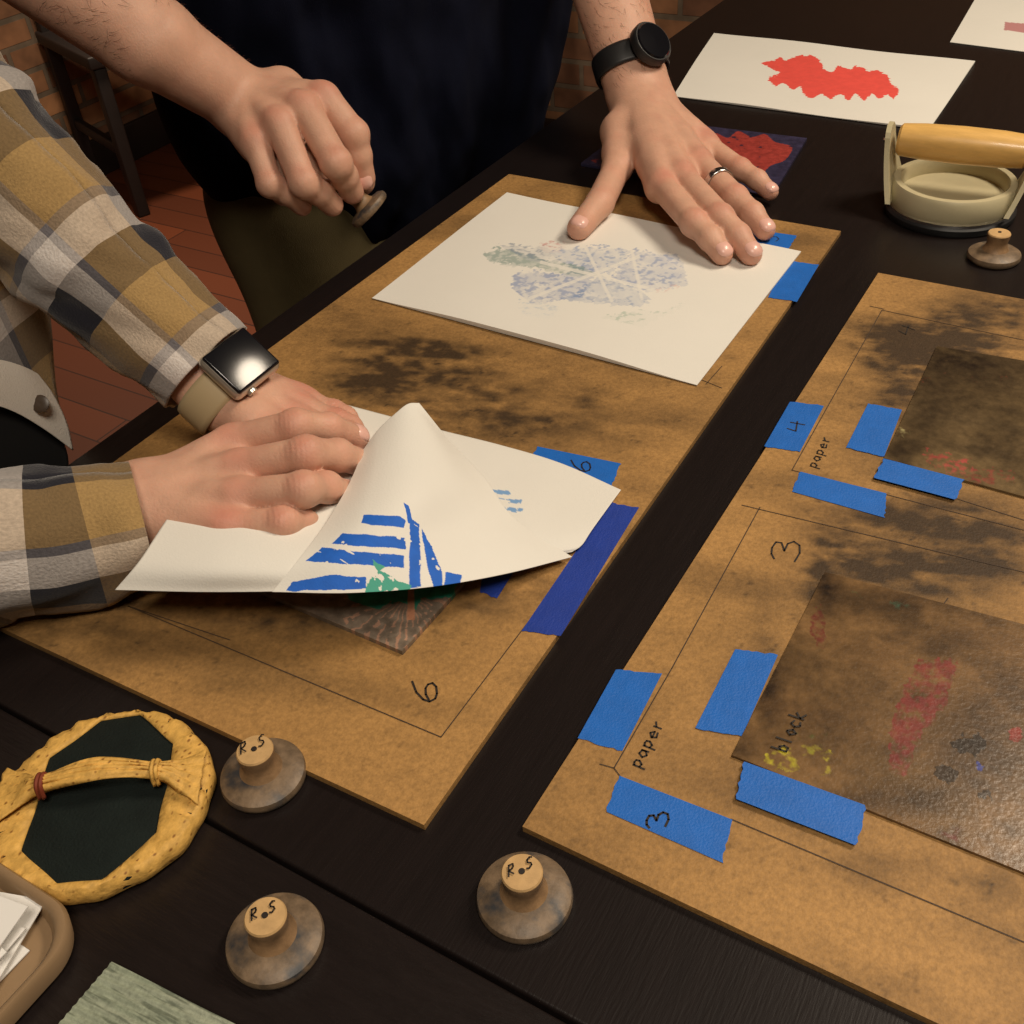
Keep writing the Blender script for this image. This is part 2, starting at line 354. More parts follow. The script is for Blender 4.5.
# tables
TE=-.542; SY=.146; TR=.62
def table(name,y0,y1,mt):
    e=empty(name)
    box('table_top',((TE+TR)/2,(y0+y1)/2,TZ-.02),(TR-TE,y1-y0,.04),mt,e,bev=.0018)
    for sx in (TE+.08,TR-.08):
        for yy in (y0+.08,y1-.08):
            box('leg',(sx,yy,(TZ-.04)/2),(.06,.06,TZ-.04),m_darkwood,e,bev=.004)
    box('apron_left',(TE+.08,(y0+y1)/2,TZ-.085),(.02,y1-y0-.2,.09),m_darkwood,e)
    box('apron_right',(TR-.08,(y0+y1)/2,TZ-.085),(.02,y1-y0-.2,.09),m_darkwood,e)
    return e
table('work_table',SY+.0008,1.95,m_table)
table('work_table',SY-1.1,SY-.0008,m_table2)
def chair(x,y,ang):
    e=empty('dining_chair'); R=Matrix.Rotation(ang,3,'Z')
    def b(n,c,s): 
        c2=R@Vector(c); box(n,(x+c2.x,y+c2.y,c[2]),s,m_darkwood,e,bev=.005,rot=R)
    b('seat',(0,0,.46),(.42,.42,.035))
    for sx in (-.18,.18):
        b('front_leg',(sx,-.18,.221),(.038,.038,.442)); b('back_post',(sx,.19,.49),(.038,.034,.98))
    for z in (.60,.72,.84,.94): b('back_slat',(0,.19,z),(.33,.02,.055))
    for sx in (-.18,.18): b('side_stretcher',(sx,0,.2),(.025,.34,.03))
chair(-2.72,2.25,math.radians(70)); chair(-1.75,2.55,math.radians(15))
# ------------------------------------------------------------------ boards
BZ=.004
def stainfn(stains,base=(170,129,76),dark=(54,41,28),seed=1,gen=.42):
    B=np.array(lin(*base));D=np.array(lin(*dark))
    def f(px,py,x,y):
        s=np.zeros(px.shape); n=fbm(x*14+y*4,y*34-x*8,seed); n2=fbm(x*60+y*30,y*150-x*50,seed+3,5); n6=fbm(x*120,y*120,seed+17,4)
        s+=gen*np.clip((n-.42)*2.6,0,1)
        for (cx,cy,rx,ry,st) in stains:
            g=st*np.exp(-(((px-cx)/rx)**2+((py-cy)/ry)**2)); s+=g*np.clip(.40+1.0*(n2-.25)+.7*(n6-.45),0,1.2)
        sp=np.clip((fbm(x*260,y*260,seed+9,3)-.72)*8,0,1); s+=.3*sp
        s=np.clip(s,0,.95)[:,None]; b=B*(1+.5*(fbm(x*9,y*9,seed+5)-.5))[:,None]
        return b*(1-s)+D*s
    return f
stain_shade_L=[(430,372,100,30,.75),(370,350,70,36,.5),(500,395,90,22,.45),(620,440,60,16,.45),(540,425,70,18,.45),(600,352,70,26,.3),(470,420,60,18,.5),
 (330,600,150,30,.6),(490,600,70,30,.5),(440,650,50,24,.35),(300,620,70,24,.5),(160,610,120,40,.4),(40,590,80,50,.4),(215,690,40,12,.3),(500,560,50,30,.4),(590,400,25,12,.5),(450,350,40,12,.5),(360,400,60,20,.5),(520,240,60,40,.2),(820,235,30,10,.4),(330,310,40,18,.3),(60,640,100,30,.3)]  # board stains; lower-left ones also paint in the lifted sheet's shadow
bt=-.0
slabgrid('hardboard_registration_board',[Vector((-1.31*CH,.460*CH,TZ+BZ)),PZ(424,825,BZ),PZ(841,231,BZ),PZ(509,174,BZ)],BZ-.0002,240,440,stainfn(stain_shade_L),m_board)
R0,R1,RY0,RY1=-.372*CH,.46*CH,.530*CH,1.925*CH
stR=[(960,350,70,40,1.1),(920,345,50,26,.9),(1000,420,80,60,.7),(880,350,34,18,.7),(900,400,40,34,.6),(826,580,22,44,.9),(900,570,110,28,.7),(960,560,90,44,.7),
 (860,640,60,60,.3),(960,720,150,110,.5),(1000,900,60,60,.5),(800,800,70,34,.4),(738,700,25,44,.5),(830,540,44,20,.5),(900,520,90,20,.4),(870,870,80,26,.3),(1000,310,50,16,.6),(766,650,15,44,.5),(800,480,60,30,.25),(960,520,100,20,.4)]
slabgrid('hardboard_registration_board',[(R0,RY0,TZ+BZ),(R1,RY0,TZ+BZ),(R1,RY1,TZ+BZ),(R0,RY1,TZ+BZ)],BZ-.0002,240,400,stainfn(stR,seed=21),m_board)
def ribbons(name,lines,w,z,mat,parent=None,t=.00012):
    vs=[];fs=[]
    for ln in lines:
        P=[PZ(x,y,z) for x,y in ln]
        for a,b in zip(P[:-1],P[1:]):
            d=(b-a); 
            if d.length<1e-6: continue
            d.normalize(); n=Vector((-d.y,d.x,0))*w/2; a2=a-d*w*.3; b2=b+d*w*.3; k=len(vs)
            vs+=[a2-n,b2-n,b2+n,a2+n]; fs.append((k,k+1,k+2,k+3))
    return mob(name,vs,fs,mat,parent)
marks=empty('pencil_guide_lines')
zb=BZ+.00025
left_lines=[[(128,606),(441,737)],[(441,737),(560,580)],[(690,375),(722,388)],[(706,384),(722,366)],[(470,440),(420,428)],[(230,640),(128,606)]]
right_lines=[[(614,768),(672,668),(760,507)],[(742,505),(1024,572)],[(614,768),(600,764)],[(614,768),(620,776)],[(882,310),(1024,340)],[(882,310),(792,470)],[(731,819),(1024,942)],[(792,470),(1024,530)],
 [(870,306),(884,309)],[(938,612),(948,598)],[(955,498),(1024,520)]]
ribbons('guide_lines',left_lines+right_lines,.0006,zb,m_pencil,marks)
G={'3':[[(0,.85),(.15,.98),(.35,1),(.55,.9),(.55,.7),(.3,.55),(.55,.48),(.65,.28),(.55,.06),(.3,0),(0,.12)]],'6':[[(.55,1),(.25,.8),(.05,.5),(0,.25),(.1,.04),(.25,0),(.45,.06),(.55,.22),(.5,.38),(.38,.46),(.2,.42),(.05,.28)]],
'4':[[(.1,1),(0,.45),(.6,.5)],[(.5,.9),(.45,0)]],'5':[[(.6,1),(.1,1),(.05,.55),(.35,.62),(.55,.45),(.58,.2),(.3,0),(0,.1)]],
'S':[[(.55,.9),(.3,1),(.05,.85),(.1,.6),(.45,.42),(.55,.2),(.3,0),(0,.1)]],
'p':[[(.05,.6),(.05,-.35)],[(.05,.5),(.25,.6),(.45,.55),(.5,.3),(.3,.02),(.05,.1)]],'a':[[(.5,.5),(.2,.6),(0,.25),(.25,0),(.5,.2),(.5,.55),(.55,0)]],
'e':[[(.02,.3),(.5,.32),(.3,.6),(.02,.35),(.15,0),(.5,.08)]],'r':[[(.05,.6),(.08,0)],[(.08,.4),(.4,.6)]],'b':[[(.05,1),(.05,0),(.4,0),(.5,.3),(.3,.55),(.05,.4)]],
'l':[[(.2,1),(.2,0)]],'o':[[(.25,.6),(0,.3),(.25,0),(.5,.3),(.25,.6)]],'c':[[(.5,.5),(.2,.6),(0,.3),(.2,0),(.5,.1)]],'k':[[(.05,1),(.05,0)],[(.45,.6),(.05,.25),(.5,0)]],'R':[[(0,0),(0,1),(.4,.95),(.45,.7),(.35,.55),(0,.5),(.5,0)]],'.':[[(.2,0),(.25,.05)]]}
def word(name,txt,org,du,up,w=.0009,z=zb,parent=marks,adv=.8):
    lines=[]
    for i,ch in enumerate(txt):
        for pl in G[ch]:
            lines.append([(org[0]+du[0]*(i*adv+x)+up[0]*y,org[1]+du[1]*(i*adv+x)+up[1]*y) for x,y in pl])
    return ribbons(name,lines,w,z,m_ink,parent)
word('label_paper','paper',(640,768),(6.5,-12),(-12,-5)); word('label_paper_b','paper',(816,468),(4.0,-8),(-10,-3))
word('label_block','block',(786,752),(5.5,-10),(-15,-5),z=BZ+.0022)
word('label_3','3',(798,562),(6,-30),(-28,-4),.0010); word('label_6','6',(436,702),(4,-34),(-26,-2),.0011)
word('label_4','4',(912,336),(6,-14),(-14,-4),.0009)
# ------------------------------------------------------------------ plates on right board
def platefn(base,dabs,seed,gen=.5,stains=()):
    B=np.array(lin(*base))
    def f(px,py,x,y):
        n=fbm(x*40,y*40,seed); n2=fbm(x*200,y*200,seed+4,4); n3=fbm(x*420,y*420,seed+6,3)
        c=B[None,:]*(0.45+1.1*n)[:,None]
        wy=fbm(x*14+3,y*60,seed+11); c=c*(1-.3*wy[:,None])+np.array(lin(132,106,66))*.3*wy[:,None]
        dk=np.clip((fbm(x*60,y*60,seed+8)-.50)*4,0,1)[:,None]*gen; c=c*(1-dk)+np.array(lin(26,20,16))*dk
        for (cx,cy,rx,ry,st) in stains:
            g=(st*np.exp(-(((px-cx)/rx)**2+((py-cy)/ry)**2)))[:,None]; g=np.clip(g*(.6+.8*n2[:,None]),0,.95); c=c*(1-g)+np.array(lin(30,22,18))*g
        wx=px+14*(n2-.5)+14*(n-.5);wyy=py+14*(n3-.5)
        for poly,col,den in dabs:
            mk=inpoly(wx,wyy,poly); a=mk*np.clip(((n3*.5+n2*.5)-(1-den))*3+.35*den,0,.72); c=c*(1-a[:,None])+np.array(lin(*col))*a[:,None]
        return c
    return f
def circ(cx,cy,rx,ry,n=14,j=.2):
    return [(cx+rx*(1+j*random.uniform(-1,1))*math.cos(6.283*i/n),cy+ry*(1+j*random.uniform(-1,1))*math.sin(6.283*i/n)) for i in range(n)]
def plate(name,c4,fn,nu=260,nv=200,th=.0015,mat=m_plate,z0=BZ):
    P=[PZ(x,y,z0+th+.0001) for x,y in c4]; return slabgrid(name,P,th,nu,nv,fn,mat)
dB=[([(918,660),(960,662),(946,704),(924,730),(904,776),(884,770),(894,712)],(130,48,52),.62),
 (circ(820,628,9,20),(104,38,40),.6),(circ(798,758,30,14),(196,186,50),.46),(circ(822,768,14,9),(200,190,60),.42),(circ(812,745,18,14),(70,90,45),.4),(circ(772,770,7,14),(180,170,50),.45),
 (circ(972,745,14,11),(12,10,10),.9),(circ(945,772,11,8),(12,10,10),.8),(circ(985,796,9,5),(12,10,10),.7),(circ(1018,735,8,6),(150,44,40),.6),(circ(980,768,4,3),(40,60,150),.9),
 (circ(900,605,12,4),(60,100,80),.45),(circ(850,600,10,6),(90,110,70),.4),(circ(880,660,12,30),(150,130,96),.3),(circ(960,840,22,10),(110,46,45),.4),(circ(1010,905,18,7),(30,66,80),.6)]
stB=[(826,580,16,40,.9),(770,680,14,60,.8),(738,748,20,16,.7),(960,640,60,16,.5),(980,750,50,50,.6),(860,800,90,14,.6),(900,600,90,14,.6),(1000,700,60,40,.3),(860,680,30,50,.3),(820,720,40,30,.3)]
plate('inked_printing_plate',[(825,572),(1130,652),(1105,905),(732,755)],platefn((120,90,57),dB,31,.45,stB),400,320)
dA=[([(925,450),(975,460),(970,472),(930,466)],(180,70,72),.5),(circ(960,384,50,8),(120,60,46),.3),(circ(902,435,12,5),(180,170,120),.4),(circ(990,478,30,8),(150,60,60),.45),(circ(960,470,18,6),(186,80,80),.5)]
stA=[(960,360,60,20,.8),(930,400,30,40,.6),(1000,380,50,30,.5),(900,450,24,12,.6),(1010,450,40,30,.4)]
plate('inked_printing_plate',[(937,346),(1110,375),(1110,520),(884,458)],platefn((104,86,60),dA,37,.5,stA),260,180)
# ------------------------------------------------------------------ tapes
def tape(c,mat=m_tape,z=BZ,th=.00022,name='painters_tape',extra=None):
    P=[PZ(x,y,z) for x,y in c]; a,b,cc,d=P; n=10; vs=[];fs=[]
    long_u=(b-a).length>(d-a).length
    for j in range(n+1):
        for i in range(n+1):
            u=i/n;v=j/n; p=(a*(1-u)+b*u)*(1-v)+(d*(1-u)+cc*u)*v
            if long_u and i in(0,n): p=p+(b-a).normalized()*random.uniform(-.0006,.0006)
            if (not long_u) and j in(0,n): p=p+(d-a).normalized()*random.uniform(-.0006,.0006)
            vs.append(p+Vector((0,0,th+random.uniform(0,.00008))))
    for j in range(n):
        for i in range(n): k=j*(n+1)+i; fs.append((k,k+1,k+n+2,k+n+1))
    ob=mob(name,vs,fs,mat); 
    md=ob.modifiers.new('s','SOLIDIFY'); md.thickness=.00015; md.offset=-1
    return ob
T=[[(738,228),(797,236),(788,249),(733,240)],[(786,261),(819,265),(797,302),(768,298)],[(538,447),(621,464),(611,488),(527,463)],
[(790,402),(824,406),(800,452),(764,447)],[(868,404),(902,410),(884,457),(846,448)],[(800,472),(887,494),(884,518),(792,492)],[(884,459),(964,480),(955,500),(873,478)],
[(616,670),(662,674),(622,752),(578,738)],[(735,650),(778,655),(742,737),(695,729)],[(744,762),(866,806),(856,846),(735,799)],[(619,776),(732,820),(722,863),(606,812)]]
for i,t in enumerate(T):
    tape(t,z=BZ+(.0018 if i in (6,9) else .0002) if i in(6,9,4,8) else BZ)
tape([(609,503),(639,508),(561,636),(522,631)],m_tape2); tape([(484,566),(520,562),(497,599),(480,592)],m_tape2)
zt=BZ+.00055
word('tape_3','3',(668,826),(2,-22),(-22,2),.0011,zt) ; word('tape_4','4',(803,432),(4,-16),(-16,-2),.001,zt)
word('tape_5','5',(778,241),(3,-7),(-16,-1),.0009,zt); word('tape_6','6',(590,472),(2,-18),(-20,-2),.001,zt)
# ------------------------------------------------------------------ sheets (flat)
Wp=np.array(lin(226,223,215))
def sheet_up(px,py,x,y):
    c=np.tile(Wp,(len(px),1)).astype(float); n=fbm(x*330,y*330,3,4); n1=fbm(x*70,y*70,8,4); n4=fbm(x*160,y*160,28,3)
    wx=px+10*(n-.5)+8*(n1-.5);wy=py+8*(n-.5)+6*(n1-.5)
    def dab(poly,col,den,wash=.26):
        mk=inpoly(wx,wy,poly); a=mk*np.clip(wash*np.clip(n1*2-.2,0,1.4)+np.clip((n-(1-den))*4,0,.55)*np.clip(n4*2-.2,0,1),0,.7); c[:]=c*(1-a[:,None])+np.array(lin(*col))*a[:,None]
    blue=(118,138,182)
    dab([(515,270),(560,274),(600,262),(585,300),(530,303),(514,290)],blue,.54)
    dab([(545,250),(600,246),(632,250),(610,275),(570,268)],(132,152,188),.50)
    dab([(634,250),(680,255),(688,285),(645,292),(612,278)],(122,142,184),.52)
    dab([(600,276),(640,290),(652,300),(640,308),(560,300),(585,290)],(130,150,184),.50)
    dab([(483,254),(500,248),(585,268),(600,276),(575,276),(545,270),(490,262)],(118,144,138),.56,.36)
    dab([(500,246),(545,246),(566,262),(530,262)],(130,142,160),.46,.25)
    dab([(536,243),(566,243),(562,252),(543,251)],(190,110,110),.46,.1)
    dab([(654,286),(684,286),(680,294),(658,294)],(196,126,126),.44,.0)
    dab([(600,318),(690,303),(640,327)],(165,184,170),.44,.08)
    dab([(520,300),(560,306),(550,320),(522,314)],(176,190,204),.44,.08)
    for ln in ([(540,262),(655,290)],[(632,250),(642,300)],[(520,302),(640,256)],[(585,246),(612,302)]):
        (x1,y1),(x2,y2)=ln; dx,dy=x2-x1,y2-y1; L=math.hypot(dx,dy); dd=np.abs((px-x1)*dy-(py-y1)*dx)/L; tt=((px-x1)*dx+(py-y1)*dy)/L/L
        mk=(dd<1.6)&(tt>0)&(tt<1); c[mk]=c[mk]*.25+Wp*.75
    return c
SZ=BZ+.0012
Pu=[PZ(372,298,SZ),PZ(697,385,SZ),PZ(801,252,SZ),PZ(507,193,SZ)]
slabgrid('print_paper_sheet',Pu,.0004,400,320,sheet_up,m_paper,hfn=lambda u,v:.0008*np.sin(u*6.3+v*2)**2+.003*np.clip((.15-v)/.15,0,1)**2*np.sin(np.pi*u)**2)
redp=smoothpoly([(762,63),(772,61),(780,57),(786,61),(797,56),(812,56),(821,62),(824,69),(832,72),(838,66),(848,69),(858,66),(868,71),(878,70),(888,77),(892,84),(899,90),(894,99),(887,94),(880,99),(872,94),(864,101),(856,94),(848,100),(840,94),(830,99),(822,94),(812,98),(804,94),(800,86),(792,90),(784,83),(776,86),(768,79),(780,73),(772,69)],5)
def sheet_red(px,py,x,y):
    c=np.tile(Wp,(len(px),1)).astype(float); n=fbm(x*200,y*200,5,4)
    wx=px+4*(fbm(x*300,y*300,2,3)-.5);wy=py+3*(fbm(x*300,y*300,6,3)-.5)
    mk=inpoly(wx,wy,redp); c[mk]=np.array(lin(226,80,70))*(.92+.2*n[mk])[:,None]
    return c
slabgrid('dragon_print_sheet',[PZ(673,96,.0014),PZ(929,130,.0014),PZ(975,62,.0014),PZ(714,33,.0014)],.0006,420,320,sheet_red,m_paper,hfn=lambda u,v:.0012*np.sin(u*5+v*3)**2)
def sheet_c(px,py,x,y):
    c=np.tile(Wp,(len(px),1)).astype(float); mk=inpoly(px,py,[(1005,22),(1080,28),(1080,40),(1004,30)]); c[mk]=np.array(lin(186,130,130)); return c
slabgrid('print_paper_sheet',[PZ(950,42,.001),PZ(1090,60,.001),PZ(1110,10,.001),PZ(985,-18,.001)],.0006,160,120,sheet_c,m_paper)
rb_=smoothpoly([(705,140),(715,133),(728,138),(738,131),(752,137),(765,134),(775,142),(792,147),(785,160),(770,166),(760,176),(745,172),(735,182),(720,170),(700,176),(660,170),(640,160),(690,150)],4)
def blockfn(px,py,x,y):
    n=fbm(x*150,y*150,12,4); c=np.tile(np.array(lin(52,50,76)),(len(px),1))*(.6+.8*n)[:,None]
    mk=inpoly(px,py,rb_)&(n>.26); c[mk]=np.array(lin(160,62,56))*(.8+.4*n[mk])[:,None]
    mk=inpoly(px,py,[(590,160),(640,155),(650,168),(600,165)])&(n>.42); c[mk]=np.array(lin(150,60,54)); return c
slabgrid('inked_lino_block',[PZ(581,163,.0033),PZ(772,196,.0033),PZ(807,138,.0033),PZ(640,118,.0033)],.003,260,160,blockfn,m_plate)
def blk6(px,py,x,y):
    n=fbm(x*220,y*220,15,4); c=np.tile(np.array(lin(124,110,96)),(len(px),1))*(.5+1.0*n)[:,None]
    ang=np.arctan2(py-592,px-408); r=np.hypot(px-408,py-592)
    ry=(np.sin(ang*34+n*7)>.6)&(py>598)&(r<70)&(n>.4); c[ry]=np.array(lin(170,132,110))
    wx=px+12*(n-.5)
    g=inpoly(wx,py+8*(n-.5),[(340,575),(440,572),(458,586),(446,600),(424,598),(414,608),(400,602),(378,610),(350,600)]); c[g]=np.array(lin(40,140,114))*(.6+.8*n[g])[:,None]
    mk=inpoly(px,py,[(408,590),(414,590),(415,620),(407,620)]); c[mk]=np.array(lin(186,130,100)); return c
slabgrid('carved_print_block',[PZ(258,590,BZ+.0031),PZ(402,651,BZ+.0031),PZ(482,562,BZ+.0031),PZ(340,505,BZ+.0031)],.003,300,220,blk6,m_plate)
# ------------------------------------------------------------------ peeled sheet
def surf(ctrl,nu,nv):
    C=np.array([[list(PZ(*p)) for p in row] for row in ctrl])
    rows=np.array([catmull(r,nu) for r in C])
    return np.array([catmull(rows[:,i],nv) for i in range(nu)]).transpose(1,0,2)
def sheetmesh(name,G_,colfn,parent,mat=m_paper):
    nv,nu,_=G_.shape; V=G_.reshape(-1,3); px,py=proj(V); c=colfn(px,py,V[:,0],V[:,1]); idx=np.arange(nu*nv).reshape(nv,nu)
    f=np.stack([idx[:-1,:-1],idx[:-1,1:],idx[1:,1:],idx[1:,:-1]],-1).reshape(-1,4).tolist()
    ob=mob(name,V,f,mat,parent,smooth=True,cols=c); md=ob.modifiers.new('s','SOLIDIFY'); md.thickness=.0003; md.offset=0; return ob
peel=empty('peeled_print_sheet')
ctrl=[[(262,384,.035),(320,398,.022),(385,415,.010),(440,430,.006),(500,445,.006),(560,463,.006),(621,490,.0055)],
[(225,440,.045),(290,450,.04),(360,455,.03),(425,475,.014),(490,485,.009),(550,497,.008),(610,505,.007)],
[(170,515,.05),(250,520,.05),(330,525,.042),(405,530,.030),(475,528,.018),(533,533,.012),(592,530,.009)],
[(140,560,.048),(230,565,.050),(318,567,.044),(395,566,.031),(466,560,.019),(535,553,.011),(582,545,.008)],
[(115,590,.038),(205,592,.040),(300,591,.038),(385,588,.027),(462,577,.017),(535,558,.009),(572,552,.0068)]]
stripes=[[(364,515),(400,516),(406,521),(404,528),(361,524)],[(342,533),(404,538),(406,549),(332,544)],[(322,548),(404,556),(404,568),(306,561)],
[(292,582),(330,575),(366,577),(366,589),(286,591)],[(410,518),(419,524),(421,587),(409,588)],
[(421,528),(431,546),(442,572),(443,589),(434,589),(427,565)],[(446,572),(462,575),(460,585),(444,587)],[(404,503),(409,506),(413,524),(408,523)]]
def peelcol(px,py,x,y):
    c=np.tile(Wp,(len(px),1)).astype(float); n=fbm(x*240,y*240,6,4); n5=fbm(x*60,y*300,16,4)
    wx=px+2*(n-.5);wy=py+2.5*(fbm(x*200,y*200,9,3)-.5)
    for s in stripes: mk=inpoly(wx,wy,s)&(n>.22)&(n5>.22); c[mk]=np.array(lin(22,96,196))*(.85+.3*n[mk])[:,None]
    g=inpoly(wx+8*(n-.5),wy,[(370,574),(380,570),(396,580),(410,584),(410,594),(365,594)])&(n>.36); c[g]=np.array(lin(70,160,140))
    g=inpoly(wx+8*(n-.5),wy,[(372,560),(384,566),(378,574)])&(n>.36); c[g]=np.array(lin(70,160,140))
    return c
def backcol(px,py,x,y):
    c=np.tile(Wp,(len(px),1)).astype(float); n=fbm(x*240,y*240,6,4)
    for s in ([(486,489),(508,491),(512,495),(488,494)],[(493,498),(522,500),(520,504),(497,502)],[(503,507),(524,509),(520,513),(506,511)]):
        mk=inpoly(px,py,s)&(n>.40); c[mk]=np.array(lin(120,160,205))
    return c
sheetmesh('sheet',surf(ctrl,300,200),backcol,peel)
flap=[[(364,449,.047),(378,430,.052),(396,413,.0565),(408,404,.058),(419,403,.0565)],
[(350,482,.046),(376,465,.054),(406,448,.056),(434,440,.050),(449,440,.037)],
[(328,520,.0470),(366,510,.054),(410,495,.054),(452,482,.043),(484,478,.024)],
[(300,558,.0485),(352,552,.050),(408,542,.045),(468,526,.030),(515,519,.0145)],
[(272,592,.0410),(350,593,.040),(430,587,.032),(505,574,.019),(572,557,.0080)]]
sheetmesh('curled_corner',surf(flap,460,320),peelcol,peel)
# ------------------------------------------------------------------ small barens
def knob(px,py,label=True,center=None,axis=(0,0,1)):
    e=empty('wooden_knob_baren'); c=center if center is not None else PZ(px,py,0); k=1.15
    P=lambda L:[(r,z*k) for r,z in L]
    lathe('base',P([(.0005,0),(.0178,0),(.0192,.0012),(.0196,.003),(.0190,.0048),(.0165,.0062),(.011,.0072),(.0085,.0075)]),c,m_knobbase,e,axis=axis)
    lathe('stem',P([(.0100,.0070),(.0084,.009),(.0075,.0115),(.0076,.0135),(.0082,.0155),(.0083,.018)]),c,m_knob,e,axis=axis)
    lathe('knob_top',P([(.0001,.0178),(.0081,.0178),(.0083,.0183),(.0078,.0190),(.0001,.0193)]),c,m_knobtop,e,axis=axis)
    lathe('pin_hole',P([(.0001,.0188),(.0013,.0188),(.0013,.0196),(.0001,.0196)]),c,m_ink,e,axis=axis,seg=16)
    if label:
        zz=.0228; x,y=proj(np.array(c)+np.array([0,0,zz])); word('label','R',(x-13,y+6),(10,-6),(0,-11),.0007,zz,e); word('label_b','S',(x+5,y-1),(9,-5),(0,-11),.0007,zz,e)
    return e
knob(265,779); knob(277,944); knob(525,901); knob(993,259,False)
# ------------------------------------------------------------------ handled press
pr=empty('handled_baren_press')
HZ=.056
hl=PZ(908,140,HZ); hr=PZ(1019,151,HZ); mid=(hl+hr)/2; ax=(hr-hl); ax.z=0; ax.normalize(); sd=Vector((-ax.y,ax.x,0)); bc=Vector((mid.x,mid.y,TZ))
lathe('base_disc',[(.001,0),(.0505,0),(.0520,.002),(.0520,.006),(.0505,.0075),(.001,.0075)],bc,m_blackrub,pr,seg=64)
lathe('chrome_rim',[(.001,.0073),(.0500,.0073),(.0502,.0098),(.001,.0098)],bc,m_steel,pr,seg=64)
lathe('cup',[(.001,.0095),(.0485,.0095),(.0505,.013),(.0490,.026),(.0475,.0285),(.0425,.0285),(.041,.026),(.0405,.017),(.001,.016)],bc,m_cream,pr,seg=64)
for s in (-1,1):
    o=bc+ax*s*(.0490); vs=[];fs=[]; n=14
    for i in range(n+1):
        t=i/n; z=.014+t*(HZ+.012-.014); w=.022*(1-t)**1.3+.0105
        if t>.86: w*=math.sqrt(max(.05,1-((t-.86)/.16)**2))
        off=ax*s*(.0015+.005*t)
        for q in (0,.004):
            vs+=[o+off+ax*s*q-sd*w+Vector((0,0,z)),o+off+ax*s*q+sd*w+Vector((0,0,z))]
        cur=(1-t)**2*.007
        for k in range(-4,0): vs[k]=vs[k]-ax*s*cur
    for i in range(n):
        a=i*4;b=a+4; fs+=[(a,a+1,b+1,b),(a+2,b+2,b+3,a+3),(a,b,b+2,a+2),(a+1,a+3,b+3,b+1)]
    fs+=[(0,2,3,1),(n*4,n*4+1,n*4+3,n*4+2)]
    recalc(mob('side_arm',vs,fs,m_cream,pr,smooth=False))
hc=bc+Vector((0,0,HZ))
lathe('handle',[(.002,-.0495),(.0105,-.0495),(.0126,-.0475),(.0140,-.03),(.0146,0),(.0140,.03),(.0126,.0475),(.0105,.0495),(.002,.0495)],hc,m_maple,pr,axis=ax)
for s in(-1,1): lathe('handle_screw',[(.0005,0),(.004,0),(.0035,.0018),(.0005,.002)],hc+ax*s*.0590,m_steel,pr,axis=ax*s,seg=20)
# ------------------------------------------------------------------ bamboo sheath baren
bb=empty('bamboo_sheath_baren'); cb=PZ(109,808,0); rb=.0480
lathe('disc',[(.001,.001),(rb*.95,.001),(rb*.985,.004),(rb*.975,.0085),(rb*.93,.0100),(.001,.0104)],cb,m_lacq,bb,seg=64)
ux=(PZ(195,778,0)-PZ(35,797,0)).normalized(); uy=Vector((-ux.y,ux.x,0))
vs=[];fs=[];n=180
for i in range(n):
    a=2*math.pi*i/n; ca=math.cos(a); sa=math.sin(a)
    r_oct=.90/max(abs(ca)*1.50,abs(sa)*1.0,(abs(ca)+abs(sa))*.82)
    rel=min(.93,r_oct)+.012*math.sin(5*a+1)
    ri=rb*rel; ro=rb*(1.0+.012*math.sin(7*a)+.008*math.sin(17*a)); wob=.0006*math.sin(23*a)+.0005*math.sin(41*a+1)
    prev=((ro*.96,.0008),(ro*1.0,.003),(ro*1.0,.0080+wob),(ro*.965,.0108+wob),((ro*.6+ri*.4),.0112+wob*1.2),((ro*.3+ri*.7),.0114-wob),(ri,.0112),(ri*.995,.0102))
    for r,z in prev: vs.append(cb+ux*r*ca+uy*r*sa+Vector((0,0,z)))
for i in range(n):
    k=(i+1)%n
    for j in range(7): fs.append((i*8+j,k*8+j,k*8+j+1,i*8+j+1))
recalc(mob('sheath_rim',vs,fs,m_bamboo,bb,smooth=True))
def strap(pts,ws,zs,name):
    vs=[];fs=[];P=catmull([list(cb+ux*p[0]+uy*p[1]+Vector((0,0,z))) for p,z in zip(pts,zs)],60);W=catmull([[w,0,0] for w in ws],60)[:,0]
    for i in range(60):
        for j in range(15):
            t=j/14*2-1; vs.append(Vector(P[i])+uy*t*W[i]+Vector((0,0,.0032*math.sqrt(max(0,1-t*t))*min(1,.006/W[i])+.0008*math.sin(j*2.2+i*.25))))
    for i in range(59):
        for j in range(14): k=i*15+j; fs.append((k,k+1,k+16,k+15))
    ob=mob(name,vs,fs,m_bamboo,bb,smooth=True); md=ob.modifiers.new('s','SOLIDIFY'); md.thickness=.001; md.offset=-1
strap([(-.046,.002),(-.036,.003),(-.024,.003),(0,.005),(.026,.003),(.036,.002),(.045,.001)],[.017,.010,.0034,.0058,.0034,.008,.015],[.0125,.014,.018,.021,.018,.0145,.0125],'handle_strap')
for sx,yy in ((-.024,.003),(.026,.003)):
    for q in (-.0009,.0009):
        tube('tie',[list(cb+ux*(sx+q)+uy*(yy-.0050)+Vector((0,0,.0150))),list(cb+ux*(sx+q)+uy*(yy-.003)+Vector((0,0,.0218))),list(cb+ux*(sx+q)+uy*(yy+.003)+Vector((0,0,.0218))),list(cb+ux*(sx+q)+uy*(yy+.0050)+Vector((0,0,.0150)))],[.0010,.0011,.0011,.0010],m_redtie if sx<0 else m_bamboo,bb,n=16,seg=8)
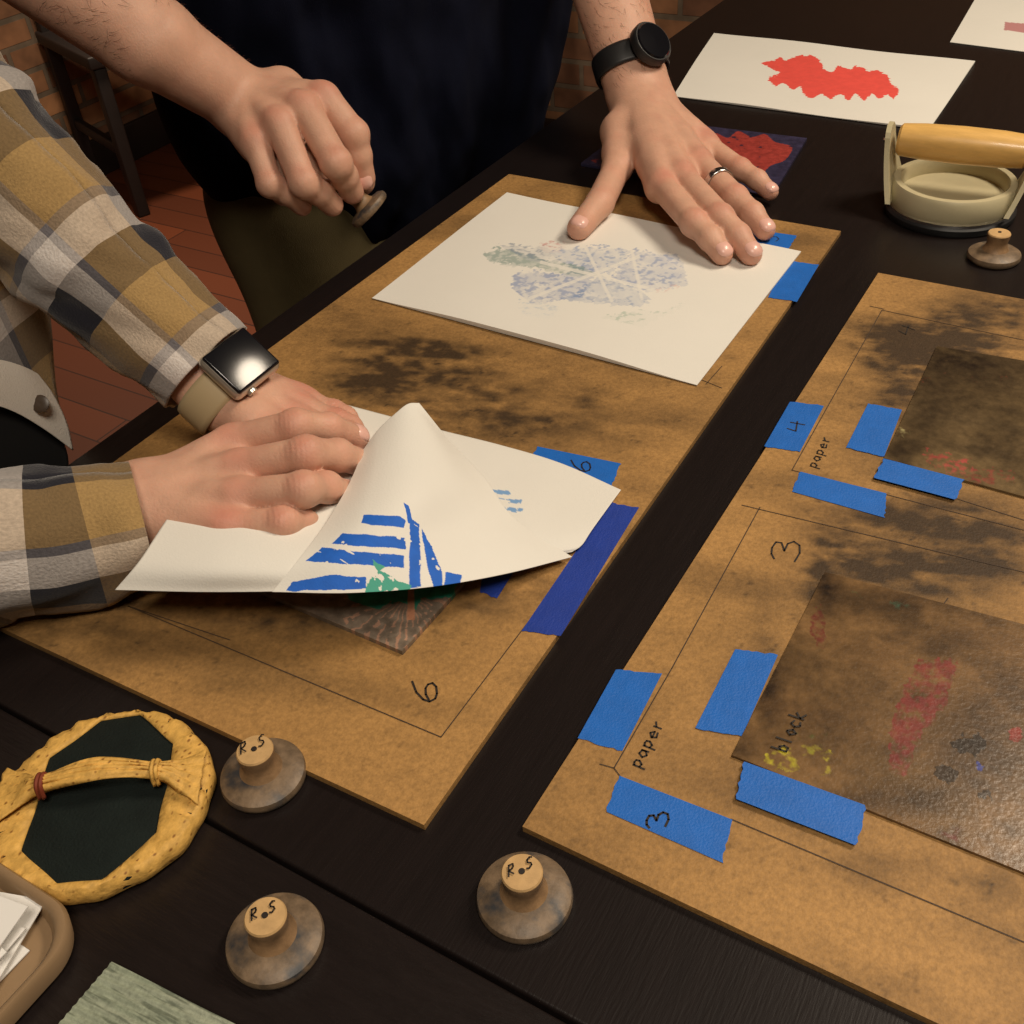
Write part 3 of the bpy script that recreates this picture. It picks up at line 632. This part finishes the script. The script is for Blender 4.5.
# ------------------------------------------------------------------ tray with papers, green block
tr=empty('paper_tray')
c0=PZ(46,942,.02)
def rrect(cx,cy,w,h,r,n=10):
    pts=[]
    for (sx,sy,a0) in ((1,1,0),(-1,1,90),(-1,-1,180),(1,-1,270)):
        for i in range(n+1):
            a=math.radians(a0+90*i/n); pts.append((cx+sx*(w/2-r)+r*math.cos(a),cy+sy*(h/2-r)+r*math.sin(a)))
    return pts
tw,th_=.20,.15; tcx=c0.x-tw/2+.004; tcy=c0.y-th_/2+.016
levels=[(-.012,0.0),(-.001,.003),(0,.012),(-.001,.014),(-.0025,.014),(-.0045,.012),(-.0065,.005)]
vs=[];fs=[]
for ins,z in levels:
    for (x,y) in rrect(tcx,tcy,tw+2*ins,th_+2*ins,.020): vs.append((x,y,TZ+.0002+z))
np_=44
for j in range(len(levels)-1):
    for i in range(np_): k=(i+1)%np_; fs.append((j*np_+i,j*np_+k,(j+1)*np_+k,(j+1)*np_+i))
fs.append(tuple(range(np_))[::-1]); fs.append(tuple((len(levels)-1)*np_+i for i in range(np_)))
recalc(mob('tray_body',vs,fs,m_tray,tr,smooth=True)).modifiers.new('es','EDGE_SPLIT').split_angle=math.radians(45)
for k in range(5):
    R=Matrix.Rotation(random.uniform(-.35,.35),3,'Z'); box('paper_scrap',(tcx+.022+random.uniform(-.006,.006),tcy+.012,TZ+.0085+k*.0030),(.13,.085,.0006),m_white,tr,rot=R@Matrix.Rotation(.03*k-.05,3,'X'))
gd=(PZ(235,1024,0)-PZ(112,958,0)).normalized()
def greenfn(px,py,x,y):
    s=x*gd.x+y*gd.y; t=-x*gd.y+y*gd.x
    n=fbm(s*30,t*420,3,4); n2=fbm(s*60,t*800,7,3)
    c=np.array(lin(122,132,112))*(1-n)[:,None]*1.2+np.array(lin(172,178,158))*n[:,None]*.9; k=np.clip((.42-n2)*5,0,.6)[:,None]; return c*(1-k)+np.array(lin(62,72,60))*k
slabgrid('green_stained_wood_block',[PZ(112,962,.008),PZ(262,1038,.008),PZ(170,1110,.008),PZ(52,1032,.008)],.0078,160,120,greenfn,m_board,hfn=lambda u,v:.0003+.0003*np.sin(u*9+v*60))
# ------------------------------------------------------------------ hands
SK=np.array(lin(208,162,138)); SR=np.array(lin(198,122,104))
def V(*a): return Vector(a)
def hand(name,parent,W,E,mc,pip,tip,thumb,dors,rf=.0092,rt=.0076,rw=.030,re=.042,flat=1.28,h=.0013,arm=None,sk=SK,nails=(0,1,2,3,4),pad=.008,ps=1.0,bow=.002,side=None,hairs=False,extra=()):
    dors=Vector(dors).normalized(); W=Vector(W);E=Vector(E)
    base=list(extra);groups=[];hot=[]
    mid=(mc[1]+mc[2])/2; ax=(mid-W).normalized(); sdv=(mc[0]-mc[3]).normalized()
    offs=[.013,.004,-.005,-.013]
    for i in range(4):
        w0=W+sdv*offs[i]*ps+ax*.006
        base.append((w0,mc[i],.0135*ps,.0098*ps)); base.append((w0-dors*pad*.7,mc[i]-dors*pad*.7-ax*.004,.0135*ps,.0092*ps))
        if i<3:
            base.append(((w0*.3+mc[i]*.7)-dors*.004,(w0*.3+mc[i+1]*.7)-dors*.004,.010*ps,.010*ps))
            q0=mc[i]-ax*.004-dors*.004;q1=mc[i+1]-ax*.004-dors*.004; base.append((q0,q1,.0078*ps,.0078*ps))
        hot.append((mc[i]+dors*.008,.012,.55))
        base.append((W+sdv*offs[i]*.6*ps+dors*.009*ps+ax*.02,mc[i]+dors*.0065*ps-ax*.006,.0022,.0030))
    base.append((W-ax*.004,W+ax*.018,rw*.93,rw*.86,dors,flat+.12))
    pts=[W]+([Vector(a) for a in arm] if arm else [])+[E]; n=len(pts)
    for i in range(n-1):
        r0=rw+(re-rw)*i/(n-1);r1=rw+(re-rw)*(i+1)/(n-1); base.append((pts[i],pts[i+1],r0,r1,dors,flat-.1*i))
    t0,t1,t2,t3=thumb
    base.append((t0,t1,.0145*ps,.0115*ps)); base.append(((t0+W)/2-dors*.003,t0,.015*ps,.0145*ps))
    base.append(((t0*.4+t1*.6),(mc[0]*.55+W*.45)-dors*.004,.0095*ps,.0100*ps))
    groups.append([(t1,t2,rf*1.15,rf*1.12),(t2,t3,rf*1.12,rt*1.12)]); hot+= [(t3,.010,.5),(t2+dors*.006,.008,.6),(t1,.01,.4)]
    dl=[]
    for i in range(4):
        fsc=[1,1.03,.98,.86][i]; r=rf*fsc; r2=rt*fsc
        dp=pip[i]*.44+tip[i]*.56+dors*bow
        dl.append(dp)
        groups.append([(mc[i],pip[i],r*1.06,r*.98),(pip[i],pip[i],r*1.05,r*1.05),(pip[i],dp,r*.97,r2*1.04),(dp,dp,r2*1.08,r2*1.08),(dp,tip[i],r2*1.04,r2*.96)])
        hot+=[(pip[i]+dors*.006,.008,.6),(dp+dors*.005,.006,.4),(tip[i],.009,.6)]
    def colf(Vt):
        c=np.tile(sk,(len(Vt),1)).astype(float); a=np.zeros(len(Vt))
        for p,r,w in hot: a=np.maximum(a,w*np.exp(-(((Vt-np.array(p))**2).sum(1))/(r*r)))
        n=fbm(Vt[:,0]*90+Vt[:,2]*50,Vt[:,1]*90,4,3); a=np.clip(a+.45*(n-.5),0,1)[:,None]
        return c*(1-a)+SR*a
    def dispf(Vt):
        d=np.zeros_like(Vt)
        for i in range(4):
            for jp,w0,amp in ((pip[i],.0062,.00075),(dl[i],.0040,.0005)):
                f=np.array((tip[i]-mc[i]).normalized()) if jp is pip[i] else np.array((tip[i]-pip[i]).normalized())
                q=Vt-np.array(jp); s=q@f; r2_=(q**2).sum(1); up_=np.clip((q@np.array(dors))/.004,0,1)
                g=np.exp(-r2_/(w0*1.9)**2)*up_*(.5-.5*np.cos(s/.0024*2*np.pi+np.pi))
                d-=np.array(dors)[None,:]*(amp*g)[:,None]
        return d
    ob=blob(name,base,groups,.0075*ps,m_skin,parent,h,colf,sm=3,kj=.005,disp=dispf)
    def nail(tp,dp,r,nd):
        d=(tp-dp).normalized(); nd=(nd-d*nd.dot(d)).normalized(); s=d.cross(nd); c=tp-d*.0005+nd*r*.52; vs=[];fs=[]
        R=Matrix((d,s,nd)).transposed(); n=14;mm=8
        for j in range(mm+1):
            ph=math.pi/2*j/mm
            for i in range(n):
                a=2*math.pi*i/n; ca,sa=math.cos(a),math.sin(a); q=lambda v:math.copysign(abs(v)**.75,v)
                vs.append(c+R@Vector((.0062*(r/.0076)*q(ca)*math.cos(ph),.0058*(r/.0076)*q(sa)*math.cos(ph),r*.50*math.sin(ph)+.0003)))
        for j in range(mm):
            for i in range(n): k=(i+1)%n; fs.append((j*n+i,j*n+k,(j+1)*n+k,(j+1)*n+i))
        mob(name+'_nail',vs,fs,m_nail,parent,smooth=True)
    for i in nails:
        if i<4: nail(tip[i],dl[i],rt*[1,1.03,.98,.86][i],dors)
        else: nail(t3,t2,rt*1.1,(dors+ (side if side is not None else Vector((0,0,0)))))
    if hairs:
        me=ob.data; vs=[];fs=[]; nv=len(me.vertices); co=np.zeros(nv*3);no=np.zeros(nv*3); me.vertices.foreach_get('co',co); me.vertices.foreach_get('normal',no)
        co=co.reshape(-1,3);no=no.reshape(-1,3); dd=(co-np.array(W))@np.array(ax); cand=np.where((dd<.0)&((no@np.array(dors))>-.3))[0]
        for k in np.random.choice(cand,min(hairs,len(cand)),replace=False):
            p=Vector(co[k]);nn=Vector(no[k]); t=(ax*.8+sdv*random.uniform(-.9,.5)).normalized(); t=(t-nn*t.dot(nn)).normalized(); L=random.uniform(.006,.012)
            s=nn.cross(t)*.00012; p1=p+t*L*.5+nn*L*.18; p2=p+t*L+nn*L*.12+s*10; b=len(vs); vs+=[p-s,p+s,p1+s,p1-s,p2]; fs+=[(b,b+1,b+2,b+3),(b+3,b+2,b+4)]
        mob(name+'_arm_hair',vs,fs,m_hair,parent)
    return ob
man=empty('man_in_navy_shirt'); wom=empty('woman_in_plaid_shirt')
# --- man's left hand, flat on the sheet
W1=PZ(641,100,.052); E1=Vector((-.565,1.045,1.14))
mc=[PZ(662,186,.031),PZ(683,179,.033),PZ(700,164,.032),PZ(707,146,.027)]
pp=[PZ(694,223,.026),PZ(720,218,.028),PZ(735,198,.026),PZ(740,169,.021)]
tp=[PZ(722,254,.0135),PZ(751,254,.0135),PZ(765,230,.0135),PZ(770,192,.012)]
th=[PZ(620,132,.038),PZ(617,168,.026),PZ(600,203,.019),PZ(579,228,.0145)]
dr1=Vector((.25,-.12,1))
hand('left_forearm_hand',man,W1,E1,mc,pp,tp,th,dr1,rf=.0108,rt=.0090,rw=.031,re=.043,ps=1.15,hairs=600)
rc=mc[2].lerp(pp[2],.55); rax=(pp[2]-mc[2]).normalized()
def band(name,c,axis,nrm,a,b,w,t,mat,parent,seg=48):
    axis=Vector(axis).normalized(); nrm=Vector(nrm); nrm=(nrm-axis*nrm.dot(axis)).normalized(); s=axis.cross(nrm); vs=[];fs=[]
    for i in range(seg):
        an=2*math.pi*i/seg; e=s*math.cos(an)*a+nrm*math.sin(an)*b; o=(s*math.cos(an)/a+nrm*math.sin(an)/b).normalized()*t
        for q,r in ((-.5,0),(-.5,.7),(-.35,1),(.35,1),(.5,.7),(.5,0)): vs.append(Vector(c)+e+o*r+axis*q*w)
    for i in range(seg):
        k=(i+1)%seg
        for j in range(6): l=(j+1)%6; fs.append((i*6+j,k*6+j,k*6+l,i*6+l))
    return recalc(mob(name,vs,fs,mat,parent,smooth=True))
band('wedding_ring',rc,rax,dr1,.0113,.0113,.0065,.0013,m_steel,man)
axf=(E1-W1).normalized(); wc=W1+axf*.036; nn=(IR*.45+IB*.85+IU*.25); nn=(nn-axf*nn.dot(axf)).normalized()
w2=empty('smartwatch'); dn=(dr1-axf*dr1.dot(axf)).normalized()
band('strap',wc,axf,dn,.0345,.0272,.021,.0022,m_blackrub,w2)
fc=wc+nn*.0275
lathe('case',[(.001,0),(.0185,0),(.0205,.002),(.0205,.008),(.019,.010),(.001,.010)],fc,m_blackrub,w2,axis=nn)
lathe('glass',[(.001,.0098),(.0182,.0098),(.0168,.0115),(.001,.0122)],fc,m_blackgloss,w2,axis=nn)
# --- man's right hand with knob (loose fist)
W2=PD(246,102,.865); E2=PD(-25,-85,.75)
mc=[PD(324,98,.838),PD(304,108,.826),PD(280,124,.820),PD(256,143,.825)]
pp=[PD(354,134,.840),PD(336,163,.818),PD(304,183,.818),PD(270,184,.825)]
tp=[PD(364,178,.864),PD(352,192,.856),PD(332,205,.850),PD(302,206,.850)]
th=[PD(282,90,.868),PD(318,112,.886),PD(345,146,.894),PD(362,182,.892)]
dr2=(IB*.75+IU*.45-IR*.1)
ex=[(PD(270,130,.855),PD(318,150,.862),.020,.021),(PD(280,165,.852),PD(328,172,.866),.017,.016),(PD(262,150,.85),PD(285,190,.852),.014,.013),(PD(300,150,.842),PD(315,185,.850),.013,.012)]
hand('right_forearm_hand',man,W2,E2,mc,pp,tp,th,dr2,rf=.0120,rt=.0100,rw=.0295,re=.043,ps=1.15,hairs=800,arm=[PD(150,40,.81)],nails=(0,4),bow=.004,extra=ex)
kc=PD(372,212,.874); kax=(PD(345,186,.862)-kc).normalized()
knob(0,0,False,center=kc,axis=kax)
# --- woman's right hand (front)
W3=PD(142,508,.572); E3=PD(-20,552,.535)
mc=[PD(236,442,.590),PD(243,468,.568),PD(242,497,.552),PD(232,527,.543)]
pp=[PD(296,426,.578),PD(306,454,.555),PD(304,489,.540),PD(284,522,.536)]
tp=[PD(356,438,.606),PD(364,464,.592),PD(346,494,.574),PD(322,532,.562)]
th=[PD(190,480,.600),PD(250,470,.612),PD(305,462,.612),PD(350,458,.606)]
dr3=Vector((.05,-.1,1))+IB*.3
hand('right_forearm_hand',wom,W3,E3,mc,pp,tp,th,dr3,rf=.0095,rt=.0079,rw=.0275,re=.033,flat=1.15,ps=1.04,pad=.010,nails=(0,1,2,3),bow=.0045,h=.0011)
# --- woman's left hand (behind, wears watch)
W4=PD(230,394,.640); E4=PD(66,240,.630)
mc=[PD(285,432,.622),PD(296,420,.632),PD(302,410,.642),PD(304,401,.652)]
pp=[PD(322,438,.618),PD(332,430,.628),PD(336,422,.638),PD(334,412,.648)]
tp=[PD(354,450,.622),PD(359,445,.630),PD(359,438,.638),PD(354,428,.648)]
th=[PD(250,420,.622),PD(290,445,.612),PD(325,452,.612),PD(352,458,.612)]
dr4=IU*.75+IB*.6+IR*.25
hand('left_forearm_hand',wom,W4,E4,mc,pp,tp,th,dr4,rf=.0085,rt=.0071,rw=.0275,re=.034,ps=.95,pad=.007,nails=(),bow=.003,h=.0012)
axf=(E4-W4).normalized(); wc=W4+axf*.003; nn=(IR*.56+IU*.34+IB*.82); nn=(nn-axf*nn.dot(axf)).normalized()
w3=empty('smartwatch'); band('strap',wc,axf,nn,.0285,.0265,.022,.002,m_beigeband,w3)
fc=wc+nn*.0320; sdd=axf.cross(nn); R=Matrix((axf,sdd,nn)).transposed()
box('case',fc,(.033,.039,.0095),m_alu,w3,bev=.0042,rot=R); box('screen',fc+nn*.0042,(.0300,.0360,.0032),m_blackgloss,w3,bev=.0015,rot=R)
lathe('crown',[(.0005,0),(.0032,0),(.0032,.0018),(.0005,.002)],fc-axf*.0165-sdd*.008,m_alu,w3,axis=-axf,seg=20)
SL=Vector((-.76,.40,1.36)); SRr=Vector((-.74,.02,1.34))
tube('left_sleeve',[PD(207,367,.637),PD(180,342,.634),PD(128,296,.630),PD(64,236,.622),PD(-8,168,.615),PD(-80,96,.61),Vector((-.69,.35,1.20)),SL],[.0350,.0355,.038,.043,.047,.050,.056,.065],m_plaid,wom,n=120,seg=60,fold=.26,fseed=3,caps=False,solid=.0018)
tube('right_sleeve',[PD(143,522,.565),PD(115,528,.560),PD(60,540,.55),PD(0,546,.54),PD(-90,560,.535),Vector((-.56,.06,1.0)),Vector((-.66,.02,1.16)),SRr],[.036,.037,.038,.039,.042,.050,.056,.065],m_plaid2,wom,n=110,seg=56,fold=.22,fseed=8,caps=False,solid=.0018)
def ez(x,y,z): return Vector((x,y,z))
wb=[(ez(-.77,.20,.92),ez(-.74,.20,1.28),.165,.185,(1,0,0),1.55),(ez(-.75,.04,1.34),ez(-.75,.38,1.34),.06,.06)]
blob('undershirt',wb,[],.05,m_black,wom,.007,sm=3)
lg=[(ez(-.78,.20,.90),ez(-.78,.20,.84),.165,.165,(1,0,0),1.4),(ez(-.78,.11,.84),ez(-.76,.10,.48),.085,.06),(ez(-.76,.10,.48),ez(-.80,.10,.10),.058,.042),(ez(-.78,.29,.84),ez(-.76,.30,.48),.085,.06),(ez(-.76,.30,.48),ez(-.80,.30,.10),.058,.042)]
blob('trousers',lg,[],.03,m_jeans,wom,.008,sm=3)
for yy in(.10,.30): blob('shoe',[(ez(-.83,yy,.045),ez(-.68,yy,.035),.044,.034,(0,0,1),1.0)],[],.01,m_shoe,wom,.006)
m_lip=M('lip_mat',lin(170,90,80),rough=.5)
def headp(parent,c,hairlong):
    c=Vector(c); sk=lambda Vt:np.tile(SK,(len(Vt),1))
    hp=[(c+V(-.01,0,.03),c+V(-.01,0,.04),.085,.085,(0,1,0),1.15),(c+V(.03,0,-.04),c+V(.035,0,-.06),.052,.040),(c+V(.085,0,.01),c+V(.10,0,-.015),.010,.014),(c+V(.075,0,-.055),c+V(.078,0,-.055),.018,.016),
     (c+V(-.02,0,-.06),c+V(-.04,0,-.17),.055,.06),(c+V(-.01,.078,0),c+V(-.015,.082,.02),.014,.016,(0,1,0),1.8),(c+V(-.01,-.078,0),c+V(-.015,-.082,.02),.014,.016,(0,1,0),1.8)]
    blob('head',hp,[],.014,m_skin,parent,.004,sk)
    hh=[(c+V(-.025,0,.045),c+V(-.03,0,.055),.095,.093,(0,1,0),1.12)]
    if hairlong: hh+=[(c+V(-.06,.03,0),c+V(-.07,.05,-.15),.06,.04),(c+V(-.06,-.03,0),c+V(-.07,-.05,-.15),.06,.04)]
    else: hh[0]=(c+V(-.032,0,.05),c+V(-.035,0,.055),.092,.092,(0,1,0),1.12)
    blob('hair',hh,[],.02,m_hhair,parent,.005)
    for s in(-1,1):
        lathe('eye',[(.0005,-.008),(.006,-.006),(.009,0),(.006,.006),(.0005,.008)],c+V(.066,s*.030,.012),m_white,parent,seg=16,axis=(1,0,0)); lathe('iris',[(.0005,0),(.004,0),(.0035,.0012),(.0005,.0016)],c+V(.0735,s*.030,.012),m_ink,parent,seg=16,axis=(1,0,0))
    tube('mouth',[c+V(.088,-.022,-.042),c+V(.096,0,-.044),c+V(.088,.022,-.042)],[.003,.0045,.003],m_lip,parent,n=10,seg=8)
headp(wom,(-.70,.20,1.57),True)
def panel(name,ctrl,mat,parent,nu=40,nv=50,fold=.003):
    C=np.array([[list(PX(*p)) for p in row] for row in ctrl]); rows=np.array([catmull(r,nu) for r in C]); G_=np.array([catmull(rows[:,i],nv) for i in range(nu)]).transpose(1,0,2)
    V_=G_.reshape(-1,3); V_=V_+np.array([1,0,0])*(fold*np.sin(V_[:,1]*90+V_[:,2]*20))[:,None]
    idx=np.arange(nu*nv).reshape(nv,nu); f=np.stack([idx[:-1,:-1],idx[:-1,1:],idx[1:,1:],idx[1:,:-1]],-1).reshape(-1,4).tolist()
    ob=mob(name,V_,f,mat,parent,smooth=True,uvs=V_[:,[1,2]]); md=ob.modifiers.new('s','SOLIDIFY'); md.thickness=.0015; return ob
panel('shirt_front',[[(-160,60,-.66),(-80,80,-.62),(-15,120,-.60),(30,150,-.60)],[(-160,200,-.64),(-80,220,-.60),(-20,240,-.585),(40,275,-.60)],[(-160,330,-.62),(-80,330,-.59),(-10,345,-.575),(55,375,-.585)],[(-160,390,-.61),(-80,390,-.59),(0,405,-.572),(66,432,-.575)]],m_plaid2,wom)
panel('shirt_placket',[[(-30,358,-.568),(0,360,-.568),(20,366,-.568),(36,374,-.57)],[(-30,372,-.566),(5,376,-.566),(30,384,-.566),(52,395,-.568)],[(-30,386,-.565),(8,394,-.565),(38,409,-.565),(66,424,-.566)],[(-30,398,-.565),(10,410,-.565),(42,428,-.565),(72,450,-.566)]],M('cream_cloth_mat',lin(236,228,216),rough=.95,bump=.4,bscale=900),wom,fold=.0)
panel('black_shirt_hem',[[(-60,390,-.575),(0,400,-.575),(60,436,-.575)],[(-60,440,-.574),(0,445,-.574),(66,456,-.574)],[(-60,480,-.574),(0,480,-.574),(66,474,-.574)]],m_black,wom,fold=.001)
lathe('button',[(.0005,0),(.0055,0),(.0058,.0014),(.004,.0022),(.0005,.0016)],PX(41,404,-.5615),m_button,wom,axis=IB,seg=24)
# --- man's body
wa=Vector((.40,.917,0)); na=Vector((.917,-.40,0)); cm=Vector((-.735,.875,0))+wa*.032
def cz(z,o=0,s=0): return cm+na*o+wa*s+Vector((0,0,z))
def fdisp(V_):
    n=fbm(V_[:,1]*9+V_[:,0]*5,V_[:,2]*6,5,3)-.5; n2=fbm(V_[:,1]*22+V_[:,0]*14,V_[:,2]*10,15,3)-.5
    return (n*.05+n2*.03)[:,None]*np.array(na)[None,:]
SM_L=cz(1.40,0,.20); SM_R=cz(1.40,0,-.20)
tb=[(cz(.99),cz(1.28),.240,.245,na,1.95),(cz(1.38,0,-.14),cz(1.38,0,.14),.07,.07)]
tb+=[(SM_R,SM_R.lerp(E2,.70),.072,.058),(SM_L,SM_L.lerp(E1,.62),.070,.056)]
blob('navy_shirt',tb,[],.045,m_navy,man,.0065,sm=3,disp=fdisp)
tp_=[(cz(.84,-.02,-.07),cz(.84,-.02,.07),.13,.13,na,1.5),(cz(.84,-.02,.10),cz(.50,0.0,.11),.10,.07),(cz(.50,0.0,.11),cz(.10,0,.11),.066,.05),(cz(.84,-.02,-.10),cz(.50,.0,-.11),.10,.07),(cz(.50,.0,-.11),cz(.10,0,-.11),.066,.05)]
blob('khaki_trousers',tp_,[],.04,m_khaki,man,.008,sm=3)
for s in(-.11,.11): blob('shoe',[(cz(.05,-.04,s),cz(.038,.13,s),.05,.038)],[],.01,m_shoe,man,.006)
blob('upper_arm_skin',[(SM_R.lerp(E2,.6),E2,.05,.043),(SM_L.lerp(E1,.5),E1,.05,.043)],[],.01,m_skin,man,.004,lambda Vt:np.tile(SK,(len(Vt),1)))
headp(man,(-.68,.88,1.66),False)
# ------------------------------------------------------------------ lights (ceiling fixtures and an added background fill)
def lamp(name,loc,size,W,col,spread=180):
    e=empty(name)
    ld=bpy.data.lights.new(name,'AREA'); ld.shape='DISK'; ld.size=size; ld.energy=W; ld.color=col; ld.spread=math.radians(spread)
    o=bpy.data.objects.new('lamp_light',ld); scene.collection.objects.link(o); o.parent=e; o.location=loc
    lathe('lamp_shade',[(.03,.16),(size*.3,.14),(size*.56,.03),(size*.58,.02),(size*.56,.025),(size*.28,.13),(.03,.15)],loc,m_blackrub,e)
    tube('lamp_cord',[(loc[0],loc[1],loc[2]+.15),(loc[0],loc[1],(loc[2]+CZ)/2+.07),(loc[0],loc[1],CZ)],[.003,.003,.003],m_blackrub,e,n=6,seg=8)
lamp('background_fill',(.55,1.25,2.35),.60,30,(1,.845,.655))
lamp('background_fill',(.35,-.35,2.45),.60,21,(1,.87,.71))
lamp('background_fill',(-2.15,1.75,2.5),.35,16,(1,.8,.6),90)  # added light, there only to brighten the background
w=bpy.data.worlds.new('world'); scene.world=w; w.use_nodes=True; w.node_tree.nodes['Background'].inputs[0].default_value=(.5,.42,.34,1); w.node_tree.nodes['Background'].inputs[1].default_value=.25
